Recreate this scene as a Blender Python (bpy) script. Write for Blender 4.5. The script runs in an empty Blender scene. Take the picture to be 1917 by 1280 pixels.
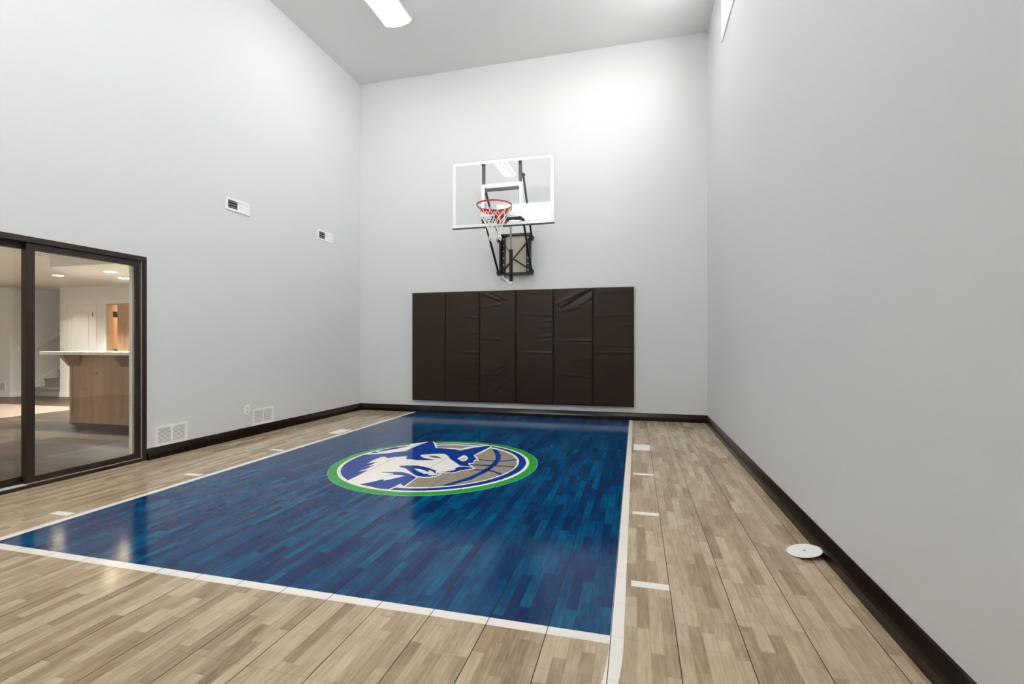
import bpy, bmesh, math, random
from mathutils import Vector, Matrix
from mathutils.geometry import tessellate_polygon
random.seed(7)
C = bpy.context.scene.collection
# ------------------------------------------------------------------ node helpers
class N:
    def __init__(s, name):
        s.m = bpy.data.materials.new(name); s.m.use_nodes = True
        s.t = s.m.node_tree; s.t.nodes.clear()
        s.out = s.t.nodes.new('ShaderNodeOutputMaterial')
    def n(s, typ, **kw):
        nd = s.t.nodes.new(typ)
        for k, v in kw.items():
            if k.startswith('i_'):
                nd.inputs[k[2:].replace('_', ' ')].default_value = v
            else: setattr(nd, k, v)
        return nd
    def l(s, a, b): s.t.links.new(a, b)
    def math(s, op, a, b=None, c=None):
        nd = s.n('ShaderNodeMath', operation=op)
        for i, v in enumerate((a, b, c)):
            if v is None: continue
            if isinstance(v, (int, float)): nd.inputs[i].default_value = v
            else: s.l(v, nd.inputs[i])
        return nd.outputs[0]
    def mix(s, f, a, b, mode='MIX'):
        nd = s.n('ShaderNodeMix', data_type='RGBA', blend_type=mode)
        for sock, v in ((nd.inputs[0], f), (nd.inputs[6], a), (nd.inputs[7], b)):
            if isinstance(v, (int, float)): sock.default_value = v
            elif isinstance(v, tuple): sock.default_value = v if len(v) == 4 else (*v, 1)
            else: s.l(v, sock)
        return nd.outputs[2]
    def ramp(s, f, stops, interp='LINEAR'):
        nd = s.n('ShaderNodeValToRGB'); nd.color_ramp.interpolation = interp
        el = nd.color_ramp.elements
        while len(el) < len(stops): el.new(0.5)
        for e, (p, c) in zip(el, stops): e.position = p; e.color = (*c, 1)
        s.l(f, nd.inputs[0]); return nd.outputs[0]
    def bsdf(s, col=None, rough=.5, metal=0., spec=.5, coat=0., coat_r=.1, bump=None, bstr=.1, bdist=.01):
        p = s.n('ShaderNodeBsdfPrincipled')
        if col is not None:
            if isinstance(col, tuple): p.inputs['Base Color'].default_value = (*col, 1)
            else: s.l(col, p.inputs['Base Color'])
        if isinstance(rough, (int, float)): p.inputs['Roughness'].default_value = rough
        else: s.l(rough, p.inputs['Roughness'])
        p.inputs['Metallic'].default_value = metal
        p.inputs['Specular IOR Level'].default_value = spec
        p.inputs['Coat Weight'].default_value = coat; p.inputs['Coat Roughness'].default_value = coat_r
        if bump is not None:
            b = s.n('ShaderNodeBump'); b.inputs['Strength'].default_value = bstr; b.inputs['Distance'].default_value = bdist
            s.l(bump, b.inputs['Height']); s.l(b.outputs[0], p.inputs['Normal'])
            if coat: s.l(b.outputs[0], p.inputs['Coat Normal'])
        s.l(p.outputs[0], s.out.inputs[0]); return p
def srgb(h):
    h = h.lstrip('#'); r = []
    for i in (0, 2, 4):
        c = int(h[i:i+2], 16) / 255
        r.append(c / 12.92 if c <= .04045 else ((c + .055) / 1.055) ** 2.4)
    return tuple(r)
def simple(name, hexc, rough=.5, metal=0., spec=.5, noise=0., nscale=30, bstr=0., **kw):
    s = N(name); col = srgb(hexc)
    tc = s.n('ShaderNodeTexCoord'); nz = s.n('ShaderNodeTexNoise'); nz.inputs['Scale'].default_value = nscale
    nz.inputs['Detail'].default_value = 3
    s.l(tc.outputs['Object'], nz.inputs['Vector'])
    c = s.mix(nz.outputs['Fac'], tuple(x * (1 - noise) for x in col), tuple(min(1, x * (1 + noise)) for x in col))
    s.bsdf(c, rough, metal, spec, bump=nz.outputs['Fac'] if bstr else None, bstr=bstr, bdist=.002, **kw)
    return s.m

# ------------------------------------------------------------------ sport tile material (planked print, 25 cm tiles)
TILE, SX, SY = .2508, .1555, 1.667
def court_mat(name, mode):
    s = N(name)
    tc = s.n('ShaderNodeTexCoord'); sep = s.n('ShaderNodeSeparateXYZ'); s.l(tc.outputs['Object'], sep.inputs[0])
    X, Y = sep.outputs[0], sep.outputs[1]
    def seam(v, off, half):
        a = s.math('FRACT', s.math('MULTIPLY_ADD', v, 1 / TILE, -off / TILE + .5))
        d = s.math('MULTIPLY', s.math('ABSOLUTE', s.math('SUBTRACT', a, .5)), TILE)
        nd = s.n('ShaderNodeMapRange'); nd.inputs['From Min'].default_value = half * .6; nd.inputs['From Max'].default_value = half * 1.4
        nd.inputs['To Min'].default_value = 1; nd.inputs['To Max'].default_value = 0
        s.l(d, nd.inputs['Value']); return nd.outputs[0]
    sx = seam(X, SX, .0017); sy = seam(Y, SY, .0008)
    W = TILE / 5
    colx = s.math('MULTIPLY_ADD', X, 1 / W, -SX / W)
    ci = s.math('FLOOR', colx); cf = s.math('FRACT', colx)
    wn = s.n('ShaderNodeTexWhiteNoise', noise_dimensions='1D'); s.l(ci, wn.inputs['W'])
    rowv = s.math('ADD', s.math('MULTIPLY', Y, 1 / .37), s.math('MULTIPLY', wn.outputs['Value'], 9.7))
    # uneven board lengths: warp
    wob = s.math('MULTIPLY', s.math('SINE', s.math('MULTIPLY_ADD', rowv, 2.3, s.math('MULTIPLY', wn.outputs['Value'], 17.))), .28)
    rowv = s.math('ADD', rowv, wob)
    ri = s.math('FLOOR', rowv); rf = s.math('FRACT', rowv)
    cmb = s.n('ShaderNodeCombineXYZ'); s.l(ci, cmb.inputs[0]); s.l(ri, cmb.inputs[1])
    wc = s.n('ShaderNodeTexWhiteNoise', noise_dimensions='3D'); s.l(cmb.outputs[0], wc.inputs['Vector'])
    rnd = wc.outputs['Value']
    # grain: stretched noise, shifted per board
    sh = s.n('ShaderNodeVectorMath', operation='MULTIPLY_ADD'); s.l(wc.outputs['Color'], sh.inputs[0]); sh.inputs[1].default_value = (13, 17, 5)
    s.l(tc.outputs['Object'], sh.inputs[2])
    mp = s.n('ShaderNodeMapping'); mp.inputs['Scale'].default_value = (70, 5, 1); s.l(sh.outputs[0], mp.inputs[0])
    g1 = s.n('ShaderNodeTexNoise'); g1.inputs['Scale'].default_value = 1; g1.inputs['Detail'].default_value = 5; g1.inputs['Roughness'].default_value = .65
    s.l(mp.outputs[0], g1.inputs['Vector'])
    mp2 = s.n('ShaderNodeMapping'); mp2.inputs['Scale'].default_value = (14, 2.2, 1); s.l(sh.outputs[0], mp2.inputs[0])
    g2 = s.n('ShaderNodeTexNoise'); g2.inputs['Scale'].default_value = 1; g2.inputs['Detail'].default_value = 2; s.l(mp2.outputs[0], g2.inputs['Vector'])
    rings = s.math('SINE', s.math('MULTIPLY', g2.outputs['Fac'], 55.))
    mp3 = s.n('ShaderNodeMapping'); mp3.inputs['Scale'].default_value = (9, 5, 1); s.l(sh.outputs[0], mp3.inputs[0])
    g3 = s.n('ShaderNodeTexNoise'); g3.inputs['Scale'].default_value = 1; g3.inputs['Detail'].default_value = 3; s.l(mp3.outputs[0], g3.inputs['Vector'])
    v = s.math('MULTIPLY_ADD', rnd, .46, .22)
    v = s.math('ADD', v, s.math('MULTIPLY_ADD', g1.outputs['Fac'], .75, -.375))
    v = s.math('ADD', v, s.math('MULTIPLY', rings, .05))
    v = s.math('ADD', v, s.math('MULTIPLY_ADD', g3.outputs['Fac'], .5, -.25))
    # board joints
    ex = s.math('MINIMUM', cf, s.math('SUBTRACT', 1., cf))
    jx = s.math('LESS_THAN', ex, .022)
    jy = s.math('LESS_THAN', rf, .006)
    if mode == 'wood':
        col = s.ramp(v, [(0., srgb('#87715a')), (.3, srgb('#a8937a')), (.6, srgb('#c0ad93')), (.85, srgb('#d1bfa5')), (1., srgb('#dccbb4'))])
        col = s.mix(s.math('MULTIPLY', s.math('MAXIMUM', jx, jy), .28), col, srgb('#6b583f'))
    elif mode == 'blue':
        col = s.ramp(v, [(.05, srgb('#001c4e')), (.35, srgb('#003264')), (.6, srgb('#004a78')), (.9, srgb('#006c8c'))])
        col = s.mix(s.math('MULTIPLY', s.math('MAXIMUM', jx, jy), .22), col, srgb('#002a4c'))
    else:
        nz = s.n('ShaderNodeTexNoise'); nz.inputs['Scale'].default_value = 6; s.l(tc.outputs['Object'], nz.inputs['Vector'])
        base = srgb(mode)
        col = s.mix(nz.outputs['Fac'], tuple(c * .97 for c in base), base)
    dark = srgb('#20180f') if mode == 'wood' else srgb('#02182c') if mode == 'blue' else srgb('#4a443c')
    col = s.mix(s.math('MULTIPLY', sx, 1.), col, dark)
    col = s.mix(s.math('MULTIPLY', sy, .32), col, dark)
    fine = s.n('ShaderNodeTexNoise'); fine.inputs['Scale'].default_value = 420; fine.inputs['Detail'].default_value = 1
    s.l(tc.outputs['Object'], fine.inputs['Vector'])
    s.bsdf(col, .10, spec=.14, bump=fine.outputs['Fac'], bstr=.05, bdist=.001)
    return s.m
M = {}
M['wood'] = court_mat('sport_tile_wood', 'wood')
M['blue'] = court_mat('sport_tile_blue', 'blue')
for k, h in dict(white='#fbf7f0', navy='#0a3c98', green='#2fa63c', pale='#63a89a', tan='#8f8a68', grey='#a09683', eye='#5f8450').items():
    M['p_' + k] = court_mat('court_paint_' + k, h)
M['wall'] = simple('wall_paint', '#dfe0e1', .75, spec=.25, noise=.012, nscale=180, bstr=.05)
M['ceil'] = simple('ceiling_paint', '#edeceb', .85, spec=.15, noise=.03, nscale=220, bstr=.25)
M['base'] = simple('dark_base', '#1c1009', .22, spec=.3, noise=.25, nscale=14)
M['bronze'] = simple('bronze_aluminium', '#2c2018', .38, metal=.0, spec=.5, noise=.08, nscale=8)
M['white'] = simple('white_enamel', '#fafaf8', .4, noise=.01)
M['trimwhite'] = simple('white_trim', '#e6e3dc', .5, noise=.01)
M['dark'] = simple('duct_dark', '#26272a', .7)
M['louvre'] = simple('louvre_grey', '#8a8c8e', .5)
M['steel'] = simple('black_steel', '#191310', .35, spec=.5, noise=.2)
M['steelbrown'] = simple('brown_actuator', '#35261e', .4, spec=.4)
M['chrome'] = simple('chrome', '#d9dbdc', .12, metal=1.)
M['alu'] = simple('aluminium_edge', '#b9bcbc', .3, metal=.6)
M['alu_dark'] = simple('dark_edge', '#3d4444', .4, metal=.3)
M['boardpaint'] = simple('board_white_paint', '#f3f5f4', .35)
M['red'] = simple('rim_red', '#c41f1c', .35, spec=.5)
M['cord'] = simple('net_cord', '#f0efec', .8)
M['ply'] = simple('plywood', '#c9c1ab', .6, noise=.06, nscale=5)
M['bolt'] = simple('bolt_steel', '#cfc8bc', .3, metal=.7)
M['gasket'] = simple('gasket_light', '#b9ada0', .6)
def vinyl():
    s = N('pad_vinyl'); tc = s.n('ShaderNodeTexCoord')
    nz = s.n('ShaderNodeTexNoise'); nz.inputs['Scale'].default_value = 3; s.l(tc.outputs['Object'], nz.inputs['Vector'])
    f = s.n('ShaderNodeTexNoise'); f.inputs['Scale'].default_value = 500; s.l(tc.outputs['Object'], f.inputs['Vector'])
    c = s.mix(nz.outputs['Fac'], srgb('#291c11'), srgb('#332317'))
    s.bsdf(c, .38, spec=.3, bump=f.outputs['Fac'], bstr=.12, bdist=.001); return s.m
M['vinyl'] = vinyl()
def glass(name, tint, base=.04, rough=0.):
    s = N(name); lw = s.n('ShaderNodeLayerWeight'); lw.inputs['Blend'].default_value = .5
    f = s.math('MULTIPLY_ADD', s.math('POWER', lw.outputs['Facing'], 5.), 1 - base, base)
    tr = s.n('ShaderNodeBsdfTransparent'); tr.inputs[0].default_value = (*tint, 1)
    gl = s.n('ShaderNodeBsdfGlossy'); gl.inputs['Roughness'].default_value = rough
    mx = s.n('ShaderNodeMixShader'); s.l(f, mx.inputs[0]); s.l(tr.outputs[0], mx.inputs[1]); s.l(gl.outputs[0], mx.inputs[2])
    s.l(mx.outputs[0], s.out.inputs[0]); return s.m
M['glass'] = glass('window_glass', (.95, .96, .94), .048)
M['boardglass'] = glass('backboard_glass', (.985, .99, .985), .042)
def emit(name, hexc, st):
    s = N(name); e = s.n('ShaderNodeEmission'); e.inputs[0].default_value = (*srgb(hexc), 1); e.inputs[1].default_value = st
    s.l(e.outputs[0], s.out.inputs[0]); return s.m

# ------------------------------------------------------------------ mesh helpers (all take world coordinates)
def box(bm, a, b, bev=0.):
    x0, y0, z0 = (min(a[i], b[i]) for i in range(3)); x1, y1, z1 = (max(a[i], b[i]) for i in range(3))
    t = bmesh.new()
    bmesh.ops.create_cube(t, size=1, matrix=Matrix.Translation(((x0+x1)/2, (y0+y1)/2, (z0+z1)/2)) @ Matrix.Diagonal((x1-x0, y1-y0, z1-z0, 1)))
    if bev: bmesh.ops.bevel(t, geom=t.edges[:], offset=bev, segments=2, affect='EDGES', profile=.5)
    merge(bm, t)
def merge(bm, t):
    me = bpy.data.meshes.new('tmp'); t.to_mesh(me); t.free(); bm.from_mesh(me); bpy.data.meshes.remove(me)
def bar(bm, p, q, w, h=None, up=(0, 0, 1)):
    """square bar from p to q"""
    p, q = Vector(p), Vector(q); d = q - p; L = d.length; d.normalize(); h = h or w
    u = Vector(up)
    if abs(d.dot(u)) > .98: u = Vector((0, 1, 0))
    r = d.cross(u).normalized(); u = r.cross(d)
    m = Matrix((r, d, u)).transposed().to_4x4(); m.translation = (p + q) / 2
    t = bmesh.new(); bmesh.ops.create_cube(t, size=1, matrix=m @ Matrix.Diagonal((w, L, h, 1)))
    bmesh.ops.bevel(t, geom=t.edges[:], offset=min(w, h) * .12, segments=1, affect='EDGES')
    merge(bm, t)
def tube(bm, pts, r, seg=10, closed=False):
    pts = [Vector(p) for p in pts]; n = len(pts); rings = []
    prev = None
    for i, p in enumerate(pts):
        if closed: d = pts[(i+1) % n] - pts[i-1]
        else: d = pts[min(i+1, n-1)] - pts[max(i-1, 0)]
        d.normalize()
        u = prev if prev is not None else (Vector((0, 0, 1)) if abs(d.z) < .9 else Vector((1, 0, 0)))
        a = (u - d * u.dot(d)).normalized(); b = d.cross(a); prev = a
        rr = r[i] if isinstance(r, (list, tuple)) else r
        rings.append([bm.verts.new(p + (a * math.cos(2*math.pi*k/seg) + b * math.sin(2*math.pi*k/seg)) * rr) for k in range(seg)])
    for i in range(n if closed else n - 1):
        A, B = rings[i], rings[(i+1) % n]
        for k in range(seg): bm.faces.new((A[k], A[(k+1) % seg], B[(k+1) % seg], B[k]))
    if not closed: bm.faces.new(rings[0][::-1]); bm.faces.new(rings[-1])
def lathe(bm, c, prof, seg=32, axis='Z'):
    rings = []
    for r, h in prof:
        ring = []
        for k in range(seg):
            a = 2*math.pi*k/seg; v = (r*math.cos(a), r*math.sin(a), h)
            if axis == 'Y': v = (v[0], v[2], v[1])
            if axis == 'X': v = (v[2], v[0], v[1])
            ring.append(bm.verts.new(Vector(c) + Vector(v)))
        rings.append(ring)
    for A, B in zip(rings, rings[1:]):
        for k in range(seg): bm.faces.new((A[k], A[(k+1) % seg], B[(k+1) % seg], B[k]))
    bm.faces.new(rings[0]); bm.faces.new(rings[-1])
def prism(bm, poly, z0, z1, plane='XY'):
    """extrude polygon (2-D points) between two values on the third axis"""
    def P(p, z):
        return {'XY': (p[0], p[1], z), 'YZ': (z, p[0], p[1]), 'XZ': (p[0], z, p[1])}[plane]
    A = [bm.verts.new(P(p, z0)) for p in poly]; B = [bm.verts.new(P(p, z1)) for p in poly]
    tris = tessellate_polygon([[Vector((p[0], p[1], 0)) for p in poly]])
    for t in tris:
        try: bm.faces.new([A[i] for i in t][::-1]); bm.faces.new([B[i] for i in t])
        except ValueError: pass
    n = len(poly)
    for i in range(n):
        try: bm.faces.new((A[i], A[(i+1) % n], B[(i+1) % n], B[i]))
        except ValueError: pass
def wloc(o):
    v = Vector((0, 0, 0))
    while o is not None: v += o.location; o = o.parent
    return v
def obj(name, bm, mat, parent=None, smooth=False, base=None, label=None):
    bmesh.ops.recalc_face_normals(bm, faces=bm.faces)
    me = bpy.data.meshes.new(name); o = bpy.data.objects.new(name, me); C.objects.link(o)
    off = wloc(parent) if parent is not None else Vector(base) if base else Vector((0, 0, 0))
    bmesh.ops.translate(bm, verts=bm.verts, vec=-off)
    bm.to_mesh(me); bm.free()
    if parent is not None: o.parent = parent
    else: o.location = off
    me.materials.append(M[mat] if isinstance(mat, str) else mat)
    if smooth:
        for p in me.polygons: p.use_smooth = True
        try: me.set_sharp_from_angle(angle=math.radians(40))
        except Exception: pass
    if label: o['label'] = label
    return o
def thing(name, label, cat, loc, group=None):
    o = bpy.data.objects.new(name, None); C.objects.link(o); o.location = loc; o.empty_display_size = .1
    o['label'] = label; o['category'] = cat
    if group: o['group'] = group
    return o
def tag(o, label, cat, group=None, kind=None):
    o['label'] = label; o['category'] = cat
    if group: o['group'] = group
    if kind: o['kind'] = kind
    return o
def struct(name, bm, mat, label=None, cat=None, parent=None, base=None):
    o = obj(name, bm, mat, parent, base=base)
    if parent is None: o['kind'] = 'structure'
    if label: o['label'] = label
    if cat: o['category'] = cat
    return o
def B(*boxes, bev=0.):
    bm = bmesh.new()
    for a, b in boxes: box(bm, a, b, bev)
    return bm

# ------------------------------------------------------------------ court room shell
XL, XR, YF, YN, ZC = -4.705, 1.015, 7.45, -.62, 5.715
WT = .13                       # thickness of the wall with the glass door
DY0, DY1, DZ = 1.83, 3.653, 2.01
struct('floor', B(((XL - WT, YN - .1, -.12), (XR + .1, YF + .1, 0))), 'wood', 'court floor of wood-print sport tiles', 'floor')
floor = bpy.data.objects['floor']
struct('ceiling', B(((XL - WT, YN - .1, ZC), (XR + .12, YF + .12, ZC + .1))), 'ceil', 'high pale grey ceiling of the court room', 'ceiling')
struct('wall_back', B(((XL - WT, YF, 0), (XR + .12, YF + .12, ZC))), 'wall', 'pale grey wall behind the hoop', 'wall')
struct('wall_left', B(((XL - WT, YN - .1, 0), (XL, DY0, ZC)), ((XL - WT, DY0, DZ), (XL, DY1, ZC)), ((XL - WT, DY1, 0), (XL, YF, ZC))), 'wall', 'pale grey wall with the glass sliding door', 'wall')
# right wall with a high window, rear wall with high windows (all behind / beside the camera, mirrored in the backboard)
WZ0, WZ1 = 4.80, 5.42
def wall_holes(axis, p0, p1, a0, a1, holes):
    bx = []; cur = a0
    mk = (lambda u0, u1, z0, z1: ((p0, u0, z0), (p1, u1, z1))) if axis == 'X' else (lambda u0, u1, z0, z1: ((u0, p0, z0), (u1, p1, z1)))
    for h0, h1 in holes:
        bx.append(mk(cur, h0, 0, ZC)); bx.append(mk(h0, h1, 0, WZ0)); bx.append(mk(h0, h1, WZ1, ZC)); cur = h1
    bx.append(mk(cur, a1, 0, ZC)); return bx
RW = [(1.3, 3.1), (4.42, 6.22)]
NW = [(-4.15, -1.9)]
struct('wall_right', B(*wall_holes('X', XR, XR + .15, YN - .1, YF, RW)), 'wall', 'pale grey wall on the right side of the court', 'wall')
struct('wall_rear', B(*wall_holes('Y', YN - .12, YN, XL, XR, NW)), 'wall', 'pale grey wall behind the camera', 'wall')
def high_window(n, axis, a0, a1, lab):
    bm = bmesh.new(); t = .035
    def bb(u0, u1, z0, z1, d0, d1):
        if axis == 'X': box(bm, (XR + d0, u0, z0), (XR + d1, u1, z1))
        else: box(bm, (u0, YN - d0, z0), (u1, YN - d1, z1))
    # liner boards of the opening, slightly proud of the wall
    for u0, u1, z0, z1 in ((a0, a1, WZ0, WZ0 + .02), (a0, a1, WZ1 - .02, WZ1), (a0, a0 + .02, WZ0 + .02, WZ1 - .02), (a1 - .02, a1, WZ0 + .02, WZ1 - .02)):
        bb(u0, u1, z0, z1, -.012, .12)
    # sash
    for u0, u1, z0, z1 in ((a0+.02, a1-.02, WZ0 + .02, WZ0 + .02 + t), (a0+.02, a1-.02, WZ1 - .02 - t, WZ1 - .02), (a0 + .02, a0 + .02 + t, WZ0 + .02 + t, WZ1 - .02 - t),
                           (a1 - .02 - t, a1 - .02, WZ0 + .02 + t, WZ1 - .02 - t)):
        bb(u0, u1, z0, z1, .07, .11)
    w = struct('window_%d' % n, bm, 'trimwhite', lab, 'window')
    bm = bmesh.new(); bb(a0 + .05, a1 - .05, WZ0 + .05, WZ1 - .05, .088, .094)
    obj('pane', bm, 'glass', w)
high_window(1, 'X', *RW[1], 'high white-framed window at the top of the right wall')
high_window(2, 'X', *RW[0], 'high window in the right wall, beside the camera')
high_window(3, 'Y', *NW[0], 'wide high window behind the camera')
def baseboard(name, pts, inward, lab):
    """profiled dark base along a line pts[0]->pts[1]; inward = unit normal into the room"""
    prof = [(0, 0), (.040, 0), (.037, .045), (.031, .062), (.018, .088), (.009, .105), (.004, .111), (0, .112)]
    bm = bmesh.new(); rows = []
    for p, m in zip(pts, (1, -1)):
        rows.append([bm.verts.new((p[0] + inward[0]*d, p[1] + inward[1]*d, z)) for d, z in prof])
    k = len(prof)
    for i in range(k): bm.faces.new((rows[0][i], rows[0][(i+1) % k], rows[1][(i+1) % k], rows[1][i]))
    bm.faces.new(rows[0]); bm.faces.new(rows[1][::-1])
    return struct(name, bm, 'base', lab, 'baseboard')
baseboard('baseboard_back', ((XL, YF), (XR, YF)), (0, -1), 'dark brown baseboard under the wall pads')
baseboard('baseboard_left', ((XL, DY1 + .002), (XL, YF)), (1, 0), 'dark brown baseboard under the two wide floor-level vents')
baseboard('baseboard_right', ((XR, YN), (XR, YF)), (-1, 0), 'dark brown baseboard along the right wall')
baseboard('baseboard_rear', ((XL, YN), (XR, YN)), (0, 1), 'dark brown baseboard behind the camera')

# ------------------------------------------------------------------ court paint (children of the floor)
def paint(name, polys, mat, z, parent=floor, label=None):
    bm = bmesh.new()
    for poly in polys: prism(bm, poly, z - .0004, z)
    return obj(name, bm, mat, parent, label=label)
def rect(x0, y0, x1, y1): return [(x0, y0), (x1, y0), (x1, y1), (x0, y1)]
KX0, KX1, KY = -3.610, -.098, 1.921
paint('painted_key', [rect(KX0, KY, KX1, YF)], 'blue', .0006, label='blue painted key')
paint('lane_line', [rect(-3.666, KY - .053, KX0, YF)], 'p_white', .0008, label='white line along the left edge of the blue key')
paint('lane_line', [rect(KX1, KY - .053, -.045, YF)], 'p_white', .0008, label='white line along the right edge of the blue key')
paint('free_throw_line', [rect(KX0, KY - .053, KX1, KY)], 'p_white', .0010, label='white free-throw line at the near end of the blue key')
def arc(cx, cy, r0, r1, a0, a1, n=64):
    o = [(cx + r1*math.cos(a0+(a1-a0)*i/n), cy + r1*math.sin(a0+(a1-a0)*i/n)) for i in range(n+1)]
    i_ = [(cx + r0*math.cos(a0+(a1-a0)*i/n), cy + r0*math.sin(a0+(a1-a0)*i/n)) for i in range(n+1)]
    return [[o[k], o[k+1], i_[k+1], i_[k]] for k in range(n)]
paint('free_throw_arc', arc(-1.8555, KY - .053, 1.757, 1.8105, math.pi, 2*math.pi), 'p_white', .0008, label='white arc curving away from the free-throw line')
for sx, dx in ((-.0215, .176), (-3.866, .166)):
    side = 'right' if sx > -1 else 'left'
    paint('lane_block', [rect(sx, 5.352, sx + dx, 5.656)], 'p_white', .0008, label='white block beside the %s lane line' % side)
    for y, wh in ((4.343, 'farthest'), (3.333, 'middle'), (2.339, 'nearest')):
        paint('lane_mark', [rect(sx, y, sx + dx, y + .057)], 'p_white', .0008, label='%s white dash beside the %s lane line' % (wh, side))
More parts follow.
